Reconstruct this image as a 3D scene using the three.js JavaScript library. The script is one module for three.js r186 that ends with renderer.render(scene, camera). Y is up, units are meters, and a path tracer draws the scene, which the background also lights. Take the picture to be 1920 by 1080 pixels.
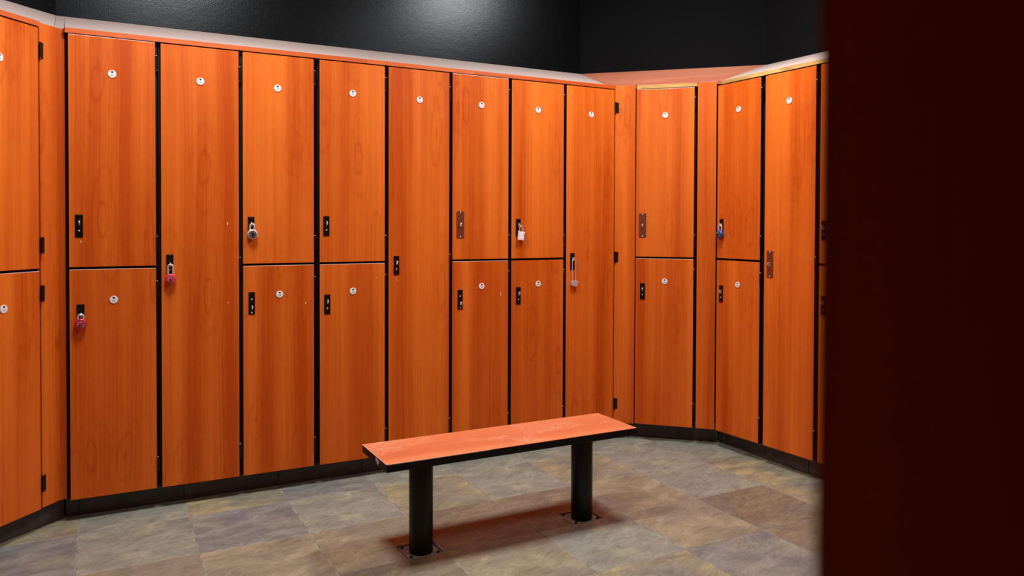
import * as THREE from 'three';
import { RoundedBoxGeometry } from 'three/addons/geometries/RoundedBoxGeometry.js';
import { mergeGeometries } from 'three/addons/utils/BufferGeometryUtils.js';
import { RectAreaLightUniformsLib } from 'three/addons/lights/RectAreaLightUniformsLib.js';

// ---------------------------------------------------------------- camera, light, exposure
RectAreaLightUniformsLib.init();
const renderer = new THREE.WebGLRenderer({ antialias: true });
renderer.toneMapping = THREE.LinearToneMapping;
renderer.toneMappingExposure = 1.0;
renderer.shadowMap.enabled = true;
renderer.shadowMap.type = THREE.PCFSoftShadowMap;

const scene = new THREE.Scene();
scene.background = new THREE.Color(0x000000);

// a shift lens: focal length 1456.6 px of a 1920 px wide frame, optical axis at row 445.3
const camera = new THREE.PerspectiveCamera(2 * Math.atan(540 / 1456.6) * 180 / Math.PI, 1920 / 1080, 0.05, 30);
camera.position.set(0.0826, 1.2689, 3.6008);
camera.rotation.set(-0.01683, -0.48855, 0.00346, 'YXZ');
camera.setViewOffset(1920, 1080, 0, 94.7, 1920, 1080);
camera.focus = 3.6;
camera.userData.fStop = 2.8;
camera.updateProjectionMatrix();

const LAMP_NITS = 59, LAMP_COLOR = 0xf6fbff, CEIL = 3.02;
const LAMPS = [
  ['square recessed ceiling lamp above the white combination padlock', 2.46, 0.80, 1],
  ['square recessed ceiling lamp above the two red padlocks', 0.46, 0.80, 1],
  ['added dim square fill lamp between the bench and the viewer, on the right', 2.35, 2.45, .21],  // no known lamp here: added fill for the lower doors
  ['added dim square fill lamp between the bench and the viewer, on the left', 0.45, 2.45, .21],  // invented like its twin, lifts the lower doors and bench shadow
];

// ---------------------------------------------------------------- helpers
function rng(seed) { let s = seed >>> 0; return () => { s = (s + 0x6D2B79F5) >>> 0; let t = s; t = Math.imul(t ^ (t >>> 15), t | 1); t ^= t + Math.imul(t ^ (t >>> 7), t | 61); return ((t ^ (t >>> 14)) >>> 0) / 4294967296; }; }
const LAT = new Float32Array(65536); { const r = rng(77); for (let i = 0; i < 65536; i++) LAT[i] = r() * 2 - 1; }
function noise(x, y) {
  const xi = Math.floor(x), yi = Math.floor(y); let fx = x - xi, fy = y - yi;
  fx = fx * fx * (3 - 2 * fx); fy = fy * fy * (3 - 2 * fy);
  const a = (yi & 255) << 8, b = ((yi + 1) & 255) << 8, c = xi & 255, d = (xi + 1) & 255;
  const p = LAT[a + c] + (LAT[a + d] - LAT[a + c]) * fx, q = LAT[b + c] + (LAT[b + d] - LAT[b + c]) * fx;
  return p + (q - p) * fy;
}
function fbm(x, y, n) { let s = 0, a = 0.5; for (let i = 0; i < n; i++) { s += a * noise(x + 17.3 * i, y + 9.1 * i); x *= 2.03; y *= 2.03; a *= 0.5; } return s; }
const clamp = (v, a = 0, b = 1) => Math.min(b, Math.max(a, v));
const mix = (a, b, t) => a + (b - a) * t;
const lin2s = v => 255 * (v <= 0.0031308 ? 12.92 * v : 1.055 * Math.pow(v, 1 / 2.4) - 0.055);
function dataTex(w, h, fn, srgb = true) {
  const d = new Uint8Array(w * h * 4), c = [0, 0, 0];
  for (let j = 0; j < h; j++) for (let i = 0; i < w; i++) {
    fn(i, j, c); const k = (j * w + i) * 4;
    for (let m = 0; m < 3; m++) d[k + m] = clamp(srgb ? lin2s(clamp(c[m])) : c[m] * 255, 0, 255);
    d[k + 3] = 255;
  }
  const t = new THREE.DataTexture(d, w, h, THREE.RGBAFormat);
  t.wrapS = t.wrapT = THREE.RepeatWrapping; t.magFilter = THREE.LinearFilter; t.minFilter = THREE.LinearMipmapLinearFilter; t.generateMipmaps = true;
  if (srgb) t.colorSpace = THREE.SRGBColorSpace; t.needsUpdate = true; return t;
}
const taken = new Map();
function numbered(n) { const k = taken.get(n) || 0; taken.set(n, k + 1); return k ? `${n}_${String(k).padStart(3, '0')}` : n; }
function tag(o, label, category, group) { o.userData = { label, category }; if (group) o.userData.group = group; return o; }
function thing(name, label, category, [x, y, z], turn = 0, group) {
  const o = new THREE.Group(); o.name = numbered(name); o.position.set(x, y, z); o.rotation.y = turn; scene.add(o); return tag(o, label, category, group);
}
function part(name, geo, mat, parent, label) { const m = new THREE.Mesh(geo, mat); m.name = name; parent.add(m); if (label) m.userData.label = label; return m; }
function struct(name, geo, mat) { const m = new THREE.Mesh(geo, mat); m.name = name; m.userData = { kind: 'structure' }; scene.add(m); return m; }
function box(w, h, d, x = 0, y = 0, z = 0) { return new THREE.BoxGeometry(w, h, d).translate(x, y, z); }
function rbox(w, h, d, r, x = 0, y = 0, z = 0, seg = 2) { return new RoundedBoxGeometry(w, h, d, seg, r).translate(x, y, z); }
function merge(list) { return mergeGeometries(list.map(g => { const n = g.index ? g.toNonIndexed() : g; for (const k of Object.keys(n.attributes)) if (!['position', 'normal', 'uv'].includes(k)) n.deleteAttribute(k); return n; })); }
// planar uv in metres; the grain runs along `grain` ('x', 'y' or 'z'), texture v follows the grain
const WU = 1.6, WV = 2.4;
function woodUV(g, grain, ou, ov) {
  const p = g.attributes.position, n = g.attributes.normal, uv = new Float32Array(p.count * 2);
  for (let i = 0; i < p.count; i++) {
    const P = [p.getX(i), p.getY(i), p.getZ(i)], N = [Math.abs(n.getX(i)), Math.abs(n.getY(i)), Math.abs(n.getZ(i))];
    const ga = { x: 0, y: 1, z: 2 }[grain]; const rest = [0, 1, 2].filter(a => a !== ga);
    const across = N[rest[0]] > N[rest[1]] ? rest[1] : rest[0];
    uv[2 * i] = P[across] / WU + ou; uv[2 * i + 1] = P[ga] / WV + ov;
  }
  g.setAttribute('uv', new THREE.BufferAttribute(uv, 2)); return g;
}
// a closed prism over a plan outline: pts [x, z, yTop, yBottom]
function plate3(front, back, thick) {
  const top = [...front, ...[...back].reverse()], pos = [];
  const tri = (a, b, c) => pos.push(...a, ...b, ...c);
  const T = p => [p[0], p[2], p[1]], B = p => [p[0], p[2] - thick, p[1]];
  // strip between the front polyline and the back polyline
  const F = front, K = back; let i = 0, j = 0; const tris = [];
  while (i < F.length - 1 || j < K.length - 1) {
    const ti = (i + 1) / Math.max(1, F.length - 1), tj = (j + 1) / Math.max(1, K.length - 1);
    if (j >= K.length - 1 || (i < F.length - 1 && ti <= tj)) { tris.push([F[i], F[i + 1], K[j]]); i++; } else { tris.push([F[i], K[j + 1], K[j]]); j++; }
  }
  for (const [a, b, c] of tris) { tri(T(a), T(b), T(c)); tri(B(a), B(c), B(b)); }
  for (let k = 0; k < top.length; k++) { const a = top[k], b = top[(k + 1) % top.length]; tri(T(a), B(a), B(b)); tri(T(a), B(b), T(b)); }
  const g = new THREE.BufferGeometry(); g.setAttribute('position', new THREE.Float32BufferAttribute(pos, 3)); g.computeVertexNormals(); return g;
}

// ---------------------------------------------------------------- materials
// plain-sawn cherry laminate: broad soft bands, fine vertical streaks, cathedral figures and small cross flecks
const cath = []; { const r = rng(4242); for (let k = 0; k < 26; k++) cath.push([r() * WU, r() * WV, .5 + r() * .6, .016 + r() * .020, .09 + r() * .12]); }
function woodTone(x, y, s) {
  const xw = x + .010 * noise(x * 5 + s, y * 1.1) + .0025 * noise(x * 22, y * 3 + s);
  const band = fbm(xw * 13 + s, y * .38 + s, 2);
  let t = .58 + .95 * band + .11 * noise(xw * 48 + s, y * .7);
  t += .11 * noise(xw * 130, y * 1.4 + s) + .11 * noise(xw * 340 + s, y * 2.6) + .05 * noise(xw * 26, y * 9) + .03 * noise(x * 70, y * 46);
  for (const [cx, cy, a, wx, wy] of cath) {
    const dx = (xw - cx) / wx, dy = (y - cy) / wy; if (dx * dx > 10 || dy * dy > 10) continue;
    const d = Math.sqrt(dx * dx + dy * dy) + .22 * noise(x * 60, y * 12) + .08 * noise(x * 200, y * 40);
    const ring = Math.pow(.5 + .5 * Math.sin(d * 6.2 + cx * 30), 7);
    t -= a * (.34 * ring + .14) * Math.exp(-d * d * .34);
  }
  return clamp(t);
}
const WOOD_DARK = [.51, .068, .003], WOOD_LIGHT = [.78, .165, .017];
const woodMap = [3.7, 51.2].map(s => dataTex(2048, 1024, (i, j, c) => {
  const t = woodTone(i / 2048 * WU, j / 1024 * WV, s);
  for (let m = 0; m < 3; m++) c[m] = mix(WOOD_DARK[m], WOOD_LIGHT[m], t);
}));
const M = {};
M.wood = woodMap.map(map => new THREE.MeshPhysicalMaterial({ map, roughness: .40, specularIntensity: .46 }));
const wornMap = (dark, light, scuff) => dataTex(1024, 1024, (i, j, c) => { // same laminate in a lighter tint, with pale scuffs from use
  const x = i / 1024 * WU, y = j / 1024 * WV, t = woodTone(x, y, 28.4), p = clamp(3.2 * fbm(x * 9 + 4, y * 5, 3) - .5) * clamp(.5 + 1.6 * noise(x * 160, y * 130)) * scuff;
  for (let m = 0; m < 3; m++) c[m] = mix(mix(dark[m], light[m], t), [.85, .42, .24][m], p);
});
M.bench = new THREE.MeshPhysicalMaterial({ map: wornMap([.68, .155, .058], [.84, .25, .10], .5), roughness: .36 });
M.cornerTop = new THREE.MeshPhysicalMaterial({ map: wornMap([.46, .125, .066], [.60, .205, .115], .15), roughness: .45 });
M.blackEdge = new THREE.MeshPhysicalMaterial({ color: 0x060505, roughness: .4, specularIntensity: .5 });
M.carcass = new THREE.MeshPhysicalMaterial({ color: 0x060505, roughness: .6, specularIntensity: .5 });
M.enamel = new THREE.MeshPhysicalMaterial({ color: 0x070606, roughness: .36, specularIntensity: .6 });
M.steelDark = new THREE.MeshStandardMaterial({ color: 0x121010, roughness: .3, metalness: .3 });
M.chrome = new THREE.MeshStandardMaterial({ color: 0xe6e4e2, roughness: .28, metalness: .65 });
M.satin = new THREE.MeshStandardMaterial({ color: 0xd2cecb, roughness: .38, metalness: .5 });
M.brownPlate = new THREE.MeshStandardMaterial({ color: 0x7a3d26, roughness: .42, metalness: .35 });
M.particle = new THREE.MeshStandardMaterial({ color: 0xe2b066, roughness: .8, map: dataTex(256, 64, (i, j, c) => { const v = .75 + .45 * noise(i * .9, j * .9) * .5 + .2 * noise(i * .2, j * .2); c[0] = .95 * v; c[1] = .9 * v; c[2] = .8 * v; }) });
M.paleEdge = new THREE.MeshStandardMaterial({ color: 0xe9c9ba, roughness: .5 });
M.fascia = new THREE.MeshPhysicalMaterial({ map: woodMap[0], color: 0xe9d8cc, roughness: .42 });
M.top = new THREE.MeshPhysicalMaterial({ roughness: .55, map: dataTex(512, 128, (i, j, c) => {
  const n = .06 * fbm(i * .012, j * .12, 4) + .03 * noise(i * .5, j * .5); c[0] = .51 + n * .6; c[1] = .365 + n * .6; c[2] = .315 + n * .6; }) });
const speck = (() => { const r = rng(31), a = new Float32Array(1024 * 1024); for (let k = 0; k < 900; k++) a[Math.floor(r() * 1048576)] = .08 + r() * .35; return a; })(); // dust flecks in the paint
M.wall = new THREE.MeshPhysicalMaterial({ roughness: .28, specularIntensity: .62, map: dataTex(1024, 1024, (i, j, c) => { const v = .0018 + speck[j * 1024 + i]; c[0] = v; c[1] = v; c[2] = v * 1.05; }), bumpScale: .0004, bumpMap: dataTex(1024, 1024, (i, j, c) => {
  const v = .5 + .25 * fbm(i * .05, j * .07, 3) + .3 * noise(i * .55, j * .55); c[0] = c[1] = c[2] = v; }, false) });
M.wall.bumpMap.repeat.set(1, 1);
M.wallMatt = new THREE.MeshPhysicalMaterial({ color: 0x060505, roughness: .85, specularIntensity: .25 });
M.baseTile = new THREE.MeshStandardMaterial({ roughness: .5, map: dataTex(256, 256, (i, j, c) => { const v = .045 + .03 * fbm(i * .03, j * .05, 4); c[0] = v; c[1] = v * .88; c[2] = v * .78; }) });
M.ceiling = new THREE.MeshStandardMaterial({ color: 0x0e0e10, roughness: .8 });
M.concrete = new THREE.MeshStandardMaterial({ roughness: .95, map: dataTex(512, 512, (i, j, c) => { const v = .2 + .12 * noise(i * .6, j * .6) + .1 * fbm(i * .05, j * .05, 4); c[0] = v; c[1] = v * .93; c[2] = v * .84; }) });
M.grout = new THREE.MeshStandardMaterial({ roughness: .9, map: dataTex(256, 256, (i, j, c) => { const v = .27 + .24 * fbm(i * .06, j * .06, 3) + .04 * noise(i * .8, j * .8); c[0] = v; c[1] = v * .9; c[2] = v * .78; }) });
M.grit = new THREE.MeshStandardMaterial({ roughness: .95, map: dataTex(128, 128, (i, j, c) => { const v = .3 + .2 * noise(i * .8, j * .8) + .1 * noise(i * .25, j * .25); c[0] = v; c[1] = v * .95; c[2] = v * .85; }) });

// slate look porcelain: two tones streaked along a slant, patches of a third
const TONES = {
  violet: [[.20, .1846, .1734], [.27, .2532, .2193], [.30, .2743, .2040]],
  grey: [[.28, .2690, .2040], [.355, .3323, .2346], [.235, .2268, .1938]],
  tan: [[.30, .2427, .1530], [.37, .3059, .1887], [.24, .2004, .1479]],
  ochre: [[.28, .2479, .1581], [.45, .3587, .1836], [.225, .2110, .1683]],
  brown: [[.21, .1582, .1020], [.285, .2268, .1428], [.19, .1582, .1224]],
};
function tileTex(tones, seed) {
  const [A, B, C] = tones;
  return dataTex(512, 512, (i, j, c) => {
    const x = i / 512, y = j / 512, wx = x + .08 * noise(x * 4 + seed, y * 4), wy = y + .06 * noise(x * 3, y * 5 + seed);
    const u = wx * 1.0 + wy * .42, v = wy - wx * .38;
    const s = .5 + 1.5 * fbm(u * 2.2 + seed, v * 6.5 + seed, 4), p = clamp(.5 + 2.1 * (fbm(wx * 2.6 + seed * 3, wy * 2.6, 3) - .14));
    const fine = .05 * noise(u * 30 + seed, v * 110) + .035 * noise(x * 190, y * 190) + .05 * fbm(u * 9, v * 30 + seed, 3);
    for (let m = 0; m < 3; m++) { const b = mix(A[m], B[m], clamp(s)); c[m] = clamp(mix(b, C[m], .7 * p) * (.97 + fine * 3.4 + .25 * fbm(wx * 5 + seed, wy * 9 - seed, 3))); }
  });
}
function tileBump(seed) {
  return dataTex(256, 256, (i, j, c) => { const x = i / 256, y = j / 256, u = x + y * .42, v = y - x * .38; c[0] = c[1] = c[2] = clamp(.5 + .5 * fbm(u * 4 + seed, v * 14, 4) + .12 * noise(x * 90, y * 90)); }, false);
}
const bump = tileBump(5);
const tileMat = {};
{ let k = 1; for (const n of Object.keys(TONES)) tileMat[n] = [1, 2].map(() => new THREE.MeshStandardMaterial({ map: tileTex(TONES[n], 7.31 * k++), bumpMap: bump, bumpScale: .0012, roughness: .52 })); }

// ---------------------------------------------------------------- room shell
const P = { // inner faces of the walls (plan x, z), anticlockwise seen from above is not needed: each wall is a slab
  A: [-1.55, .905], B: [-.087, -.533], C: [2.763, -.533], D: [3.57, .236], E: [3.78, 5.6], F: [-1.55, 5.6],
};
function wallSlab(name, a, b, out, mat = M.wall) {
  const dx = b[0] - a[0], dz = b[1] - a[1], L = Math.hypot(dx, dz), t = .12;
  const g = box(L + .1, CEIL + .1, t, 0, (CEIL + .1) / 2 - .02, 0), uv = g.attributes.uv, p = g.attributes.position;
  for (let i = 0; i < uv.count; i++) uv.setXY(i, p.getX(i) / 1.2, p.getY(i) / 1.2);
  const m = struct(name, g, mat); const nx = -dz / L * out, nz = dx / L * out;
  m.position.set((a[0] + b[0]) / 2 + nx * t / 2, 0, (a[1] + b[1]) / 2 + nz * t / 2); m.rotation.y = -Math.atan2(dz, dx); return m;
}
wallSlab('wall_back', P.B, P.C, -1);
wallSlab('wall_back_right', P.C, P.D, -1, M.wallMatt);
wallSlab('wall_right', P.D, P.E, -1, M.wallMatt);
wallSlab('wall_back_left', P.A, P.B, -1);
wallSlab('wall_left', P.F, P.A, -1);
wallSlab('wall_front', P.E, P.F, -1);
struct('ceiling', box(6.2, .1, 7, 1.1, CEIL + .05, 2.5), M.ceiling);

// floor: concrete slab, grout in the joints, one mesh for each tile
const T = .42, floor = struct('floor', box(6.2, .12, 7, 1.1, -.071, 2.5), M.concrete);
{ const uv = floor.geometry.attributes.uv; for (let i = 0; i < uv.count; i++) uv.setXY(i, uv.getX(i) * 10, uv.getY(i) * 10); }
const C0 = -4, C1 = 9, R0 = -2, R1 = 12, J = .0042;
{
  const list = [];
  for (let c = C0; c <= C1; c++) list.push(box(J + .003, .0098, (R1 - R0) * T, c * T, -.0056, (R0 + R1) / 2 * T));
  for (let r = R0; r <= R1; r++) list.push(box((C1 - C0) * T, .0098, J + .003, (C0 + C1) / 2 * T, -.0058, r * T));
  const g = merge(list), uv = g.attributes.uv, p = g.attributes.position;
  for (let i = 0; i < uv.count; i++) uv.setXY(i, p.getX(i) * 1.7, p.getZ(i) * 1.7);
  part('grout', g, M.grout, floor);
}
const TILEKIND = { // tones of the tiles in view, by column and row
  '-1,0': 'violet', '-1,-1': 'tan', '0,-1': 'grey', '0,0': 'grey', '0,1': 'tan', '1,-1': 'ochre', '1,0': 'violet', '1,1': 'tan', '2,-1': 'violet', '2,0': 'grey', '2,1': 'tan', '3,-1': 'grey',
  '3,0': 'ochre', '3,1': 'brown', '4,-1': 'grey', '4,0': 'grey', '4,1': 'brown', '5,-1': 'grey', '5,0': 'ochre', '5,1': 'tan', '6,-1': 'grey', '6,0': 'grey', '6,1': 'grey', '7,0': 'grey', '7,1': 'ochre', '7,2': 'ochre',
  '2,2': 'brown', '3,2': 'tan', '4,2': 'grey', '5,2': 'tan', '6,2': 'brown', '5,3': 'violet', '4,3': 'ochre', '6,3': 'brown', '3,3': 'tan', '1,2': 'tan', '0,2': 'violet',
};
const HOLES = [[1.108, 1.258, .704, .838], [1.854, 2.0, .71, .838]];
const tileGeo = [0, 1, 2, 3].map(k => {
  const g = rbox(T - J, .010, T - J, .0016, 0, -.005, 0, 1), p = g.attributes.position, uv = g.attributes.uv;
  for (let i = 0; i < uv.count; i++) { let u = p.getX(i) / T + .5, v = .5 - p.getZ(i) / T; if (k & 1) u = 1 - u; if (k & 2) v = 1 - v; if (k === 1 || k === 2) { /* mirrored once keeps the slant crossed */ } uv.setXY(i, u, v); }
  return g;
});
function cutTile(c, r, h) { // tile with a corner or side notch for a bench post
  const x0 = J / 2, x1 = T - J / 2, s = new THREE.Shape(), a = h[0] - c * T, b = h[1] - c * T, d = h[2] - r * T;
  s.moveTo(x0, -x0); s.lineTo(x1, -x0);
  if (b > x1 - .004) { s.lineTo(x1, -d); s.lineTo(a, -d); } else { s.lineTo(x1, -x1); s.lineTo(b, -x1); s.lineTo(b, -d); s.lineTo(a, -d); }
  s.lineTo(a, -x1); s.lineTo(x0, -x1); s.closePath();
  const g = new THREE.ExtrudeGeometry(s, { depth: .010, bevelEnabled: false }).rotateX(-Math.PI / 2).translate(-T / 2, -.010, -T / 2), p = g.attributes.position, uv = g.attributes.uv;
  for (let i = 0; i < uv.count; i++) uv.setXY(i, p.getX(i) / T + .5, .5 - p.getZ(i) / T);
  return g;
}
{
  const r0 = rng(11), kinds = Object.keys(TONES);
  for (let r = R0; r < R1; r++) for (let c = C0; c < C1; c++) {
    const kind = TILEKIND[`${c},${r}`] || kinds[Math.floor(r0() * 5)], mat = tileMat[kind][(c * 7 + r * 3 + 99) & 1];
    const hole = HOLES.find(h => Math.floor((h[0] + h[1]) / 2 / T) === c && Math.floor((h[2] + h[3]) / 2 / T) === r);
    const m = part('tile', hole ? cutTile(c, r, hole) : tileGeo[((c * 5 + r * 11) & 1) ? 0 : 3], mat, floor);
    m.position.set((c + .5) * T, (r0() - .5) * .0008, (r + .5) * T);
  }
}
// tiled plinth under the lockers
function plinth(name, a, b, joints) {
  const dx = b[0] - a[0], dz = b[1] - a[1], L = Math.hypot(dx, dz);
  const o = struct(name, box(L, .098, .05, L / 2, .049, -.0335), M.grout); o.position.set(a[0], 0, a[1]); o.rotation.y = -Math.atan2(dz, dx);
  const e = [0, ...joints.filter(j => j > .02 && j < L - .02), L];
  for (let i = 0; i + 1 < e.length; i++) { const w = e[i + 1] - e[i] - .003; const g = rbox(w, .092, .008, .0012, (e[i] + e[i + 1]) / 2, .0495, -.004, 1), p = g.attributes.position, uv = g.attributes.uv; for (let q = 0; q < uv.count; q++) uv.setXY(q, p.getX(q) / T, p.getY(q) / T + .3 * i); part('tile', g, M.baseTile, o); }
}
plinth('baseboard_back', [-.05, -.235], [2.84, -.235], [.05, .47, .89, 1.31, 1.73, 2.15, 2.57]);
plinth('baseboard_back_right', [2.845, -.23], [3.275, .17], [.3]);
plinth('baseboard_right', [3.278, .172], [3.255, 1.7], [.245, .665, 1.085]);
plinth('baseboard_back_left', [-.52, .19], [-.055, -.232], [.2]);

// ---------------------------------------------------------------- lockers
const SEG = { // where a run of doors starts (plan) and the way it runs
  left: { o: [-.3510, .1550], a: -48.5 }, main: { o: [0, -.1535], a: 0 }, diag: { o: [2.870, -.092], a: 44.6 }, right: { o: [3.190, .242], a: 87.8 },
  side: { o: [-1.06, 3.06], a: -90 }, rear: { o: [2.95, 3.30], a: 180 },
};
for (const s of Object.values(SEG)) { s.a *= Math.PI / 180; s.at = (x, n = 0) => [s.o[0] + x * Math.cos(s.a) - n * Math.sin(s.a), s.o[1] + x * Math.sin(s.a) + n * Math.cos(s.a)]; }
const YB = .0966, YT = 2.0595, YLT = 1.0705, YUB = 1.0825, DT = .019;

// number discs: one atlas, one cell for each number
const atlas = document.createElement('canvas'); atlas.width = atlas.height = 640;
{
  const g = atlas.getContext('2d'); g.fillStyle = '#e9e6e4'; g.fillRect(0, 0, 640, 640);
  for (let n = 12; n <= 33; n++) {
    const k = n - 12, x = (k % 5) * 128 + 64, y = Math.floor(k / 5) * 128 + 64;
    g.fillStyle = '#17131c'; g.beginPath(); g.arc(x - 6, y - 32, 12, 0, 7); g.arc(x + 7, y - 33, 11, 0, 7); g.fill(); g.beginPath(); g.moveTo(x - 16, y - 28); g.lineTo(x + 17, y - 29); g.lineTo(x, y - 9); g.fill();
    g.fillStyle = '#7b757a'; g.font = 'bold 42px sans-serif'; g.textAlign = 'center'; g.textBaseline = 'middle'; g.fillText(String(n), x, y + 19);
  }
}
const atlasTex = new THREE.CanvasTexture(atlas); atlasTex.colorSpace = THREE.SRGBColorSpace;
M.disc = new THREE.MeshPhysicalMaterial({ map: atlasTex, roughness: .35 });
function discGeo(n) {
  const r = .0166, k = n - 12, cx = ((k % 5) * 128 + 64) / 640, cy = 1 - (Math.floor(k / 5) * 128 + 64) / 640;
  const g = new THREE.LatheGeometry([[.0001, .0030], [r - .0014, .0030], [r - .0004, .0024], [r, .0012], [r, 0], [.0001, 0]].map(p => new THREE.Vector2(...p)).reverse(), 32).rotateX(Math.PI / 2);
  const p = g.attributes.position, uv = g.attributes.uv;
  for (let i = 0; i < uv.count; i++) uv.setXY(i, cx + p.getX(i) / r * .095, cy + p.getY(i) / r * .095);
  return g;
}
function shapePlate(w, h, r, hole, depth, bevel = .0004) {
  const s = new THREE.Shape(), a = w / 2, b = h / 2;
  s.moveTo(-a + r, -b); s.lineTo(a - r, -b); s.absarc(a - r, -b + r, r, -Math.PI / 2, 0); s.lineTo(a, b - r); s.absarc(a - r, b - r, r, 0, Math.PI / 2); s.lineTo(-a + r, b); s.absarc(-a + r, b - r, r, Math.PI / 2, Math.PI); s.lineTo(-a, -b + r); s.absarc(-a + r, -b + r, r, Math.PI, 1.5 * Math.PI);
  if (hole) { const [x0, x1, y0, y1] = hole, q = new THREE.Path(); q.moveTo(x0, y0); q.lineTo(x0, y1); q.lineTo(x1, y1); q.lineTo(x1, y0); q.closePath(); s.holes.push(q); }
  return new THREE.ExtrudeGeometry(s, { depth: depth - bevel, bevelEnabled: true, bevelThickness: bevel, bevelSize: bevel, bevelOffset: -bevel, bevelSegments: 1, curveSegments: 6 });
}
// hasp tab: a flat ear standing out of the plate with a hole for a shackle
const haspGeo = (() => {
  const s = new THREE.Shape(); s.moveTo(0, -.010); s.lineTo(.010, -.010); s.absarc(.010, 0, .010, -Math.PI / 2, Math.PI / 2); s.lineTo(0, .010); s.closePath();
  const h = new THREE.Path(); h.absarc(.011, 0, .0052, 0, Math.PI * 2, true); s.holes.push(h);
  return new THREE.ExtrudeGeometry(s, { depth: .0026, bevelEnabled: true, bevelSize: .0003, bevelThickness: .0003, bevelSegments: 1, curveSegments: 10 }).translate(0, 0, -.0013).rotateY(-Math.PI / 2);
})();
const screwGeo = new THREE.SphereGeometry(.0040, 12, 6, 0, Math.PI * 2, 0, Math.PI / 2).scale(1, .55, 1).rotateX(Math.PI / 2);
const plateGeo = shapePlate(.029, .096, .001, [-.0095, .0095, -.008, .036], .0026);
const plateFlip = shapePlate(.029, .104, .001, [-.0085, .0085, -.038, -.004], .0026);
const plateCup = box(.0192, .0442, .0008, 0, .014, .0004), cupFlip = box(.0172, .0342, .0008, 0, -.021, .0004);
const brownGeo = shapePlate(.043, .143, .007, [-.0045, .0045, -.012, .012], .0024, .0006);
function lockPlate(door, x, y, type, haspLow) {
  if (type === 'brown') {
    const p = part('lock_plate', brownGeo, M.brownPlate, door, 'brown lock plate with rounded corners'); p.position.set(x, y, 0);
    const h = part('hasp', haspGeo, M.satin, door, 'silver hasp tab'); h.position.set(x, y, -.001);
    for (const s of [-1, 1]) part('screw', screwGeo, M.satin, door).position.set(x, y + s * .064, .0022);
    return y;
  }
  const flip = type === 'flip';
  part('lock_plate', flip ? plateFlip : plateGeo, M.enamel, door, 'black lock plate').position.set(x, y, 0);
  part('recess', flip ? cupFlip : plateCup, M.carcass, door).position.set(x, y, 0);
  const hy = y + (flip ? -.020 : haspLow ? .002 : .013); part('hasp', haspGeo, M.satin, door, 'silver hasp tab').position.set(x + .001, hy, 0);
  part('screw', screwGeo, M.satin, door).position.set(x, y + (flip ? .018 : -.020), .0024);
  part('screw', screwGeo, flip ? M.satin : M.enamel, door).position.set(x, y + (flip ? -.044 : .042), .0024);
  return hy;
}
const barrel = (() => { const l = []; for (let k = 0; k < 5; k++) l.push(new THREE.CylinderGeometry(.0054, .0054, .0114, 10).translate(0, -.024 + k * .012, 0)); l.push(new THREE.CylinderGeometry(.0056, .0046, .003, 10).translate(0, .0312, 0)); l.push(new THREE.CylinderGeometry(.0046, .0056, .003, 10).translate(0, -.0312, 0)); return merge(l); })();
const hingeGap = merge([barrel.clone(), box(.006, .060, .002, .004, 0, -.010), box(.002, .060, .014, -.0045, 0, -.008)]);
const hingeFace = merge([barrel.clone(), rbox(.017, .064, .0024, .001, .010, 0, -.0042, 1)]);

const pinGeo = new THREE.SphereGeometry(.0030, 10, 6);
let woodPick = 0; const pick = rng(2024);
function woodSlab(w, h, d, r, grain, x, y, z) { const g = rbox(w, h, d, r, 0, 0, 0, 1); { const long = grain === 'x' ? w : h, wide = grain === 'x' ? Math.max(h, d) : Math.max(w, d), mu = wide / 2 / WU + .01, mv = long / 2 / WV + .01; woodUV(g, grain, mix(mu, 1 - mu, pick()), mix(mv, 1 - mv, pick())); } return g.translate(x, y, z); }

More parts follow.
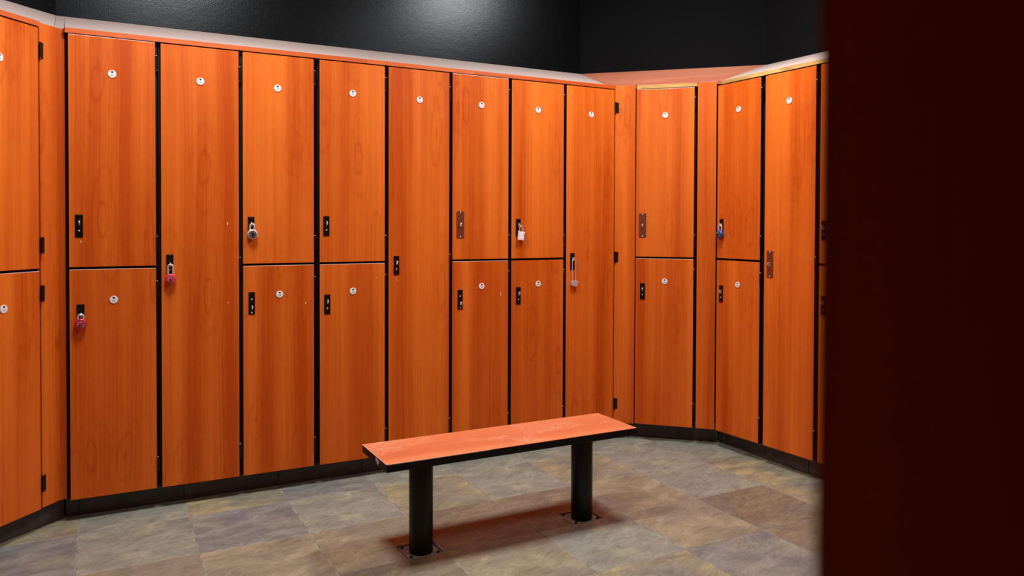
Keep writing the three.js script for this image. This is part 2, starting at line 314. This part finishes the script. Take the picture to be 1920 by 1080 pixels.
function locker(seg, s0, s1, spec) {
  const S = SEG[seg], w = s1 - s0, [px, pz] = S.at((s0 + s1) / 2);
  const t = thing('locker', spec.label, 'locker', [px, 0, pz], -S.a, 'orange wood lockers around the room');
  const depth = spec.depth || .352, bl = spec.bl ?? .009, br = spec.br ?? .009;
  part('body', box(w + bl + br, YT - YB - .002, depth, (br - bl) / 2, (YT + YB) / 2, -.0205 - depth / 2), M.carcass, t);
  const tiers = spec.full ? [[YB, YT]] : [[YUB, YT], [YB, YLT]];
  if (spec.plain) { // out of the picture: door leaf only
    const d = part('door', woodSlab(w, YT - YB, .0030, .0009, 'y', 0, 0, -.0015), M.wood[woodPick++ % 2], t); d.position.set(0, (YT + YB) / 2, 0);
    part('edge_band', box(w, YT - YB, DT - .003, 0, 0, -.003 - (DT - .003) / 2), M.blackEdge, d, 'black edge band'); return t;
  }
  tiers.forEach(([y0, y1], i) => {
    const q = spec.doors[i], h = y1 - y0, tilt = spec.tilt ? spec.tilt[i] : 0;
    // door: laminate face with a dark edged core behind it; origin in the middle of the face
    const d = part('door', woodSlab(w, h, .0030, .0009, 'y', 0, 0, -.0015), M.wood[woodPick++ % 2], t); d.position.set(0, (y0 + y1) / 2, 0);
    if (tilt) d.rotation.y = tilt;
    part('edge_band', rbox(w, h, DT - .003, .0006, 0, 0, -.003 - (DT - .003) / 2, 1), M.blackEdge, d, 'black edge band');
    if (q.pale) part('worn_glint_edge', box(w - .002, .0026, .004, 0, h / 2 + .0004, -.0026), M.paleEdge, d, 'pale strip painted as lamp glare on the top edge');  // pale strip stands in for lamp glare along the door top
    part('number_disc', discGeo(q.num), M.disc, d, `white round number disc reading ${q.num}`).position.set(q.dx - (s0 + s1) / 2, q.dy - d.position.y, .0002);
    lockPlate(d, q.px - (s0 + s1) / 2, q.py - d.position.y, q.type, q.low);
    for (const [mx, my, mw, mh] of q.chips || []) part('scratch', rbox(mw, mh, .0004, .0001, mx - (s0 + s1) / 2, my - d.position.y, .0001, 1), M.paleEdge, d, 'pale chip in the laminate');
    const hy = spec.full ? [y1 - .105, (y0 + y1) / 2, y0 + .117] : i ? [y1 - .09, y0 + .105] : [y1 - .09, y0 + .095];
    for (const y of hy) { const g = part('hinge', spec.faceHinge ? hingeFace : hingeGap, M.steelDark, t, 'black butt hinge'); g.position.set(w / 2 + .0048, y, spec.faceHinge ? .0056 : -.001); if (spec.hingeTurn) { g.rotation.y = spec.hingeTurn; g.position.z = .0070; } if (!spec.faceHinge) part('hinge_pin', pinGeo, M.satin, g, 'bright pin end').position.set(0, .0335, .0005); }
  });
  return t;
}
const dbl = (a, b) => [a, b];
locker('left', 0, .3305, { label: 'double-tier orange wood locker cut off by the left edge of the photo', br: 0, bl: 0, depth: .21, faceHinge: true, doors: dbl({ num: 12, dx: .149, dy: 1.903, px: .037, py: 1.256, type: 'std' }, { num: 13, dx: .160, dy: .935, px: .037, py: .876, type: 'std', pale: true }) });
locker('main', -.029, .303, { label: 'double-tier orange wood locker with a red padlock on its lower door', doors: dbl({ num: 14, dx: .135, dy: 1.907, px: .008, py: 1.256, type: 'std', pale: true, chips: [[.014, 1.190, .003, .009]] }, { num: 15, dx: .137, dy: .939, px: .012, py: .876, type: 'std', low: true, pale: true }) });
locker('main', .325, .652, { label: 'full-height orange wood locker with a pinkish red padlock hanging at its middle', full: true, doors: [{ num: 16, dx: .488, dy: 1.907, px: .359, py: 1.082, type: 'std', low: true, chips: [[.602, 1.268, .004, .012], [.604, .905, .003, .008]] }] });
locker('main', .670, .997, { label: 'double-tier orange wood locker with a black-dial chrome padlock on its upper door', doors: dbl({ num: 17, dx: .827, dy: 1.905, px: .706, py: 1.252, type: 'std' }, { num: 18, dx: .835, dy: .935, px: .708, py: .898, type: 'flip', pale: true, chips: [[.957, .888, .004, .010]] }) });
locker('main', 1.025, 1.353, { label: 'double-tier orange wood locker without padlocks just left of the full-height locker behind the bench', doors: dbl({ num: 19, dx: 1.188, dy: 1.910, px: 1.057, py: 1.258, type: 'std' }, { num: 20, dx: 1.189, dy: .937, px: 1.061, py: .877, type: 'std', pale: true, chips: [[1.31, 1.0, .005, .002]] }) });
locker('main', 1.373, 1.705, { label: 'full-height orange wood locker with a black lock plate and no padlock', full: true, doors: [{ num: 21, dx: 1.539, dy: 1.906, px: 1.414, py: 1.059, type: 'std', chips: [[1.414, .990, .004, .003], [1.42, .982, .003, .003]] }] });
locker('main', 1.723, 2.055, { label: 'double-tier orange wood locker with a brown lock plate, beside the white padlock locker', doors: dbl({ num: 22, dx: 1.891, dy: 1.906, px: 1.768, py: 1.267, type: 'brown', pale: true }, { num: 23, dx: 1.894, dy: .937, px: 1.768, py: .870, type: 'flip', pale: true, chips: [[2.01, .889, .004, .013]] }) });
locker('main', 2.075, 2.408, { label: 'double-tier orange wood locker with a white combination padlock on its upper door', doors: dbl({ num: 24, dx: 2.240, dy: 1.904, px: 2.116, py: 1.252, type: 'std' }, { num: 25, dx: 2.244, dy: .938, px: 2.118, py: .876, type: 'std' }) });
locker('main', 2.427, 2.757, { label: 'full-height orange wood locker with a long-shackled silver padlock', full: true, faceHinge: true, hingeTurn: -.486, br: 0, doors: [{ num: 26, dx: 2.593, dy: 1.904, px: 2.468, py: 1.059, type: 'std', chips: [[2.59, .90, .003, .003]] }] });
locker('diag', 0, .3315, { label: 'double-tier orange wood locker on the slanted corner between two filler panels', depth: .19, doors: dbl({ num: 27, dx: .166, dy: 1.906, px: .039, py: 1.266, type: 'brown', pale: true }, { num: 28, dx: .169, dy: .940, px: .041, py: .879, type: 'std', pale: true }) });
locker('right', 0, .3135, { label: 'double-tier orange wood locker with a blue padlock on its upper door', depth: .34, bl: 0, br: .015, doors: dbl({ num: 29, dx: .156, dy: 1.907, px: .036, py: 1.256, type: 'std' }, { num: 30, dx: .159, dy: .940, px: .036, py: .880, type: 'std' }) });
locker('right', .345, .6635, { label: 'full-height orange wood locker with a brown lock plate on the right', full: true, depth: .34, bl: .015, br: .013, doors: [{ num: 31, dx: .501, dy: 1.908, px: .384, py: 1.064, type: 'brown' }] });
locker('right', .6915, 1.0215, { label: 'double-tier orange wood locker mostly hidden behind the dark near panel', depth: .34, bl: .013, doors: dbl({ num: 32, dx: .857, dy: 1.907, px: .718, py: 1.245, type: 'std' }, { num: 33, dx: .857, dy: .940, px: .720, py: .876, type: 'std' }) });

// the runs go on round the room, out of the picture; they send their orange light back on to the lockers in view
for (const [seg, from, n, d, where] of [['left', -.7025, 2, .21, 'left of the picture'], ['right', 1.0430, 5, .34, 'hidden behind the dark near panel'], ['side', 0, 5, .34, 'along the unseen left wall'], ['rear', 0, 4, .34, 'along the unseen wall behind the viewer']])
  for (let k = 0; k < n; k++) locker(seg, from + k * .3515, from + k * .3515 + .331, { plain: true, depth: d, label: `plain orange wood locker ${where}, ${['first', 'second', 'third', 'fourth', 'fifth'][k]} of its run` });

// ---------------------------------------------------------------- filler panels
function filler(label, pts, y0, y1) {
  const c = [pts.reduce((a, p) => a + p[0], 0) / pts.length, pts.reduce((a, p) => a + p[1], 0) / pts.length], t = .016;
  const nrm = pts.map((p, i) => { const a = pts[Math.max(0, i - 1)], b = pts[Math.min(pts.length - 1, i + 1)], dx = b[0] - a[0], dz = b[1] - a[1], L = Math.hypot(dx, dz); return [dz / L, -dx / L]; });
  const F = pts.map(p => [p[0] - c[0], p[1] - c[1], y1]), B = pts.map((p, i) => [p[0] - c[0] + nrm[i][0] * t, p[1] - c[1] + nrm[i][1] * t, y1]);
  const g = plate3(F, B, y1 - y0), p = g.attributes.position, uv = new Float32Array(p.count * 2), o = pick() * .85;
  for (let i = 0; i < p.count; i++) { uv[2 * i] = Math.hypot(p.getX(i) - F[0][0], p.getZ(i) - F[0][1]) / WU + o; uv[2 * i + 1] = p.getY(i) / WV + o * .08; }
  g.setAttribute('uv', new THREE.BufferAttribute(uv, 2));
  const m = part(numbered('filler_panel'), g, M.wood[woodPick++ % 2], scene); m.position.set(c[0], 0, c[1]);
  tag(m, label, 'panel', 'filler panels between the locker runs');
}
filler('folded orange filler panel left of the locker with the red padlock', [[-.1285, -.1000], [-.066, -.170], [-.052, -.1745], [-.043, -.1735]], .0995, 2.083);
filler('orange filler panel right of the long-shackled silver padlock', [[2.7595, -.1515], [2.8655, -.0955]], YB, 2.086);
filler('orange filler panel left of the locker with the blue padlock', [SEG.diag.at(.3505), SEG.diag.at(.4545)], YB, 2.084);

// ---------------------------------------------------------------- sloping tops
const YF = 2.085, YW = 2.217, TH = .020;
function slope(label, front, back, fascia, mat, topMat, rise = () => YF) {
  const all = [...front, ...back], c = [all.reduce((a, p) => a + p[0], 0) / all.length, all.reduce((a, p) => a + p[1], 0) / all.length];
  const run = [0]; for (let i = 1; i < front.length; i++) run.push(run[i - 1] + Math.hypot(front[i][0] - front[i - 1][0], front[i][1] - front[i - 1][1]));
  const bk = run.map(r => { const t = r / run[run.length - 1]; return [mix(back[0][0], back[1][0], t), mix(back[0][1], back[1][1], t)]; });
  const g = plate3(front.map(p => [p[0] - c[0], p[1] - c[1], rise(p)]), bk.map(p => [p[0] - c[0], p[1] - c[1], YW]), TH);
  const dir = Math.atan2(front[front.length - 1][1] - front[0][1], front[front.length - 1][0] - front[0][0]), p = g.attributes.position, uv = new Float32Array(p.count * 2), o = pick();
  for (let i = 0; i < p.count; i++) { const a = p.getX(i) * Math.cos(dir) + p.getZ(i) * Math.sin(dir), b = -p.getX(i) * Math.sin(dir) + p.getZ(i) * Math.cos(dir); uv[2 * i] = b / WU + o; uv[2 * i + 1] = a / WV + o; if (topMat === M.top) { uv[2 * i] = a / 2; uv[2 * i + 1] = b / .5; } }
  g.setAttribute('uv', new THREE.BufferAttribute(uv, 2));
  const t = thing('sloping_locker_top', label, 'locker top', [c[0], 0, c[1]], 0, 'sloping tops over the lockers');
  part('top_board', g, topMat, t);
  fascia.forEach(([a, b]) => { // edge strip along the front
    const L = Math.hypot(b[0] - a[0], b[1] - a[1]); const q = box(L, TH + .0006, .002, 0, 0, 0); woodUV(q, 'x', pick(), pick());
    const m = part('front_edge', q, mat, t, mat === M.particle ? 'yellow bare particle board edge' : 'orange front edge'); m.position.set((a[0] + b[0]) / 2 - c[0], YF - TH / 2, (a[1] + b[1]) / 2 - c[1]); m.rotation.y = -Math.atan2(b[1] - a[1], b[0] - a[0]);
  });
}
const zf = -.1535, zw = -.5325;
slope('pale sloping top over the lockers at the far left', [[-.3600, .1650], [-.0800, -.1600]], [[-.4880, -.1370], [-.0880, zw + .002]], [[SEG.left.at(0, .001), SEG.left.at(.334, .001)]], M.fascia, M.top);
slope('pale sloping top over the lockers with red and black-dial padlocks', [[-.0790, -.1850], [-.0415, -.1800], [-.0410, zf], [1.3620, zf]], [[-.0870, zw], [1.3620, zw]], [[[-.0400, zf + .001], [1.3620, zf + .001]]], M.fascia, M.top);
slope('pale sloping top over the lockers with white and silver padlocks', [[1.3635, zf], [2.6900, zf]], [[1.3635, zw], [2.7620, zw]], [[[1.3635, zf + .001], [2.7570, zf + .001]]], M.fascia, M.top);
slope('orange-pink sloping top over the slanted corner locker', [[2.6910, zf - .001], [2.7570, zf - .001], [2.7680, -.1690], [2.8760, -.1130], SEG.diag.at(.006), SEG.diag.at(.3480), SEG.diag.at(.3490, -.0180), SEG.diag.at(.4560, -.0180), [3.1960, .2700]], [[2.7635, zw], [3.5690, .2355]], [[SEG.diag.at(.001, .001), SEG.diag.at(.3480, .001)]], M.particle, M.cornerTop,
  p => YF + Math.max(0, (p[0] - 2.87) * .702 - (p[1] + .092) * .712) * (YW - YF) / .245); // points notched back behind the filler panels stay on the same slope
slope('pale sloping top over the locker with the blue padlock', [[3.1920, .2720], SEG.right.at(1.03)], [[3.5700, .2370], [3.6020, 1.2740]], [[SEG.right.at(.031, .001), SEG.right.at(1.03, .001)]], M.particle, M.top);

// ---------------------------------------------------------------- bench
{
  const X0 = .999, X1 = 2.122, Z0 = .620, Z1 = .915, H = .396, cx = (X0 + X1) / 2, cz = (Z0 + Z1) / 2, w = X1 - X0, d = Z1 - Z0;
  const b = thing('bench', 'backless orange-topped bench on two black posts in the middle of the room', 'bench', [cx, 0, cz]);
  const top = part('seat', woodSlab(w, .0020, d, .0006, 'x', 0, 0, 0), M.bench, b, 'orange laminate seat'); top.position.set(0, H - .001, 0);
  part('edge_band', rbox(w, .029, d, .0012, 0, -.0155, 0, 1), M.blackEdge, top, 'black edge band');
  part('worn_glint_edge', box(.42, .0022, .0016, -w / 2 + .212, -.0002, d / 2 + .0004), M.paleEdge, top, 'pale worn front edge');
  part('worn_glint_edge', box(.0014, .0020, d - .004, -w / 2 - .0002, 0, 0), M.paleEdge, top, 'pale worn end edge');
  const chip = new THREE.Shape(); [[-.020, .010], [-.008, .012], [.004, .004], [.018, .006], [.022, -.004], [.010, -.006], [.012, -.013], [.0, -.011], [-.004, -.004], [-.016, -.003]].forEach((p, i) => i ? chip.lineTo(...p) : chip.moveTo(...p));
  part('chip', new THREE.ExtrudeGeometry(chip, { depth: .001, bevelEnabled: false }).rotateY(-Math.PI / 2), new THREE.MeshStandardMaterial({ color: 0xb9a6a2, roughness: .8 }), top, 'pale chipped spot').position.set(-w / 2, -.0155, .04);
  for (const [lx, lz] of [[1.182, .787], [1.926, .785]]) {
    const leg = part('leg', new THREE.LatheGeometry([[.0001, -.004], [.0465, -.004], [.0465, H - .0312], [.0001, H - .0312]].map(p => new THREE.Vector2(...p)), 48), M.enamel, b, 'black steel post'); leg.position.set(lx - cx, 0, lz - cz);
    part('base_flange', rbox(.136, .006, .122, .0012, 0, -.0065, -.010, 1), M.grit, leg, 'dusty steel flange');
    for (const [sx, sz] of [[-1, -1], [1, -1], [-1, 1], [1, 1]]) part('bolt', merge([new THREE.CylinderGeometry(.0072, .0072, .005, 6).translate(0, .0025, 0), new THREE.CylinderGeometry(.0038, .0038, .008, 10).translate(0, .004, 0)]), M.steelDark, leg).position.set(sx * .055, -.0037, -.010 + sz * .051);
  }
}

// ---------------------------------------------------------------- padlocks
function at3(seg, s, y, n) { const [x, z] = SEG[seg].at(s, n); return [x, y, z]; }
function shackle(half, leg, r) { // U of round bar, bottom ends at y = 0
  const pts = [[-half, 0], [-half, leg * .5], [-half, leg]]; for (let k = 1; k < 8; k++) { const a = Math.PI - Math.PI * k / 8; pts.push([half * Math.cos(a), leg + half * Math.sin(a)]); } pts.push([half, leg], [half, leg * .5], [half, 0]);
  return new THREE.TubeGeometry(new THREE.CatmullRomCurve3(pts.map(p => new THREE.Vector3(p[0], p[1], 0)), false, 'catmullrom', .2), 40, r, 10);
}
function dialFace(bg, fg) {
  const c = document.createElement('canvas'); c.width = c.height = 256; const g = c.getContext('2d'); g.fillStyle = bg; g.fillRect(0, 0, 256, 256); g.translate(128, 128); g.strokeStyle = fg; g.fillStyle = fg;
  for (let k = 0; k < 40; k++) { g.save(); g.rotate(k * Math.PI / 20); g.lineWidth = k % 5 ? 3 : 7; g.beginPath(); g.moveTo(0, -122); g.lineTo(0, k % 5 ? -106 : -96); g.stroke(); if (k % 5 === 0) { g.font = 'bold 34px sans-serif'; g.textAlign = 'center'; g.fillText(String(k), 0, -64); } g.restore(); }
  const t = new THREE.CanvasTexture(c); t.colorSpace = THREE.SRGBColorSpace; return t;
}
function dialLock(label, seg, s, y, bodyMat, bg, fg, ringMat, hy, turn) {
  const n = .0165, t = thing('dial_padlock', label, 'padlock', at3(seg, s, y, n), -SEG[seg].a, 'padlocks on the locker doors'), R = .0235;
  const prof = [[.0001, -.010], [R - .004, -.010], [R - .001, -.007], [R, -.003], [R, .004], [R - .0015, .008], [R - .004, .0095], [.0176, .0100], [.0001, .0100]].map(p => new THREE.Vector2(...p));
  part('body', new THREE.LatheGeometry(prof, 40).rotateX(Math.PI / 2), bodyMat, t);
  const dm = new THREE.MeshPhysicalMaterial({ map: dialFace(bg, fg), roughness: .3, clearcoat: .5 });
  const dial = part('dial', new THREE.CylinderGeometry(.0165, .0172, .004, 40), [ringMat, dm, ringMat], t, 'numbered turning dial'); dial.rotation.set(Math.PI / 2, turn, 0, 'XYZ'); dial.position.z = .012;
  part('knob', new THREE.LatheGeometry([[.0001, .0085], [.0052, .0085], [.0062, .0075], [.0068, .002], [.0080, 0], [.0001, 0]].map(p => new THREE.Vector2(...p)).reverse(), 24).rotateX(Math.PI / 2), ringMat, t).position.z = .0138;
  const leg = Math.max(.012, hy - y - .0175 - .0095); part('shackle', shackle(.0102, leg, .0041), M.chrome, t, 'steel shackle').position.set(0, .0175, -.004);
}
const paint = c => new THREE.MeshPhysicalMaterial({ color: c, roughness: .3, clearcoat: .6, clearcoatRoughness: .15 });
dialLock('red dial padlock with white markings on the lower door of the leftmost whole locker', 'main', .0125, .8430, paint(0xc8102e), '#8d0f1e', '#f5e9e6', paint(0xa00d22), .880, .7);
dialLock('pinkish red dial padlock at the middle of the full-height locker', 'main', .3605, 1.0220, paint(0xd9304a), '#a51a2e', '#f8dfe0', paint(0xb01c33), 1.085, .2);
dialLock('chrome padlock with a black dial', 'main', .7085, 1.2190, M.satin, '#0d0f12', '#e8ecef', paint(0x0d0e10), 1.266, 2.4);
dialLock('blue dial padlock near the slanted corner', 'right', .0370, 1.2170, paint(0x1450b4), '#0b0d12', '#dfe6ee', paint(0x0d0e12), 1.269, 1.1);
{ // white combination lock, hanging a little askew
  const t = thing('combination_padlock', 'white combination padlock with four number wheels', 'padlock', at3('main', 2.1275, 1.2060, .0150), .18, 'padlocks on the locker doors'); t.rotation.z = -.07;
  const white = new THREE.MeshPhysicalMaterial({ color: 0xf4f2f0, roughness: .35 });
  part('body', rbox(.039, .047, .015, .0022), white, t);
  const wheel = new THREE.CylinderGeometry(.0062, .0062, .0062, 16);
  for (let k = 0; k < 4; k++) { const m = part('number_wheel', wheel, k % 2 ? M.satin : white, t); m.position.set(.0150, .0130 - k * .0086, .0036); const s = part('wheel_mark', box(.0042, .0034, .0006), M.steelDark, t, 'dark numeral'); s.position.set(.0150, .0130 - k * .0086, .0098); }
  const s = part('shackle', shackle(.0105, .022, .0028), M.chrome, t, 'steel shackle'); s.position.set(-.001, .0225, -.003);
}
{ // long shackled lock
  const t = thing('long_shackle_padlock', 'small silver padlock hanging low on a long thin shackle', 'padlock', at3('main', 2.4745, .9350, .0130), .10, 'padlocks on the locker doors');
  part('body', rbox(.043, .026, .017, .0022), M.satin, t);
  part('bumper', rbox(.026, .005, .015, .0012, .004, -.0150, 0, 1), new THREE.MeshStandardMaterial({ color: 0xdedad6, roughness: .4 }), t, 'pale bottom plate');
  part('shackle', shackle(.0115, .1130, .0027), M.chrome, t, 'long thin steel shackle').position.set(-.002, .012, -.001);
}

// ---------------------------------------------------------------- near panel at the right edge, turned away from the lamps
{
  const a = Math.atan2(.4135, .3465) + .035, ex = .0826 + .4099 * .68, ez = 3.6008 - .3500 * .68; // heading of its side, its near left corner
  const t = thing('locker_end_panel', 'dark wooden end panel filling the right edge, close by and out of focus', 'panel', [ex, 0, ez], -(a), null);
  // local x runs to the right of the view, local z towards the viewer
  part('side_board', woodUV(box(1.3, 2.10, .022, .65, 1.05, -.011), 'y', .2, .1), M.wood[0], t);
  part('carcass', box(1.28, 2.09, .30, .655, 1.05, -.173), M.carcass, t);
  part('front_board', woodUV(box(1.3, 2.10, .022, .65, 1.05, -.335), 'y', .5, .1), M.wood[1], t);
}

// ---------------------------------------------------------------- ceiling lamps, the dim pair added as fill
for (const [label, x, z, dim] of LAMPS) {
  const t = thing('ceiling_lamp', label, 'lamp', [x, CEIL, z], 0, 'recessed ceiling lamps');
  const f = []; for (const [w, d, ox, oz] of [[.56, .025, 0, .2675], [.56, .025, 0, -.2675], [.025, .51, .2675, 0], [.025, .51, -.2675, 0]]) f.push(box(w, .022, d, ox, -.011, oz));
  part('trim', merge(f), new THREE.MeshStandardMaterial({ color: 0x2a2a2c, roughness: .5 }), t);
  part('diffuser', box(.51, .006, .51, 0, -.004, 0), new THREE.MeshStandardMaterial({ color: 0xffffff, emissive: LAMP_COLOR, emissiveIntensity: 3 * dim }), t, 'glowing diffuser');
  const l = new THREE.RectAreaLight(LAMP_COLOR, LAMP_NITS * dim, .5, .5); l.position.set(0, -.010, 0); l.rotation.x = -Math.PI / 2; l.name = 'lamp_light'; t.add(l);
}

scene.traverse(o => { if (o.isMesh) { o.castShadow = true; o.receiveShadow = true; } });
renderer.render(scene, camera);
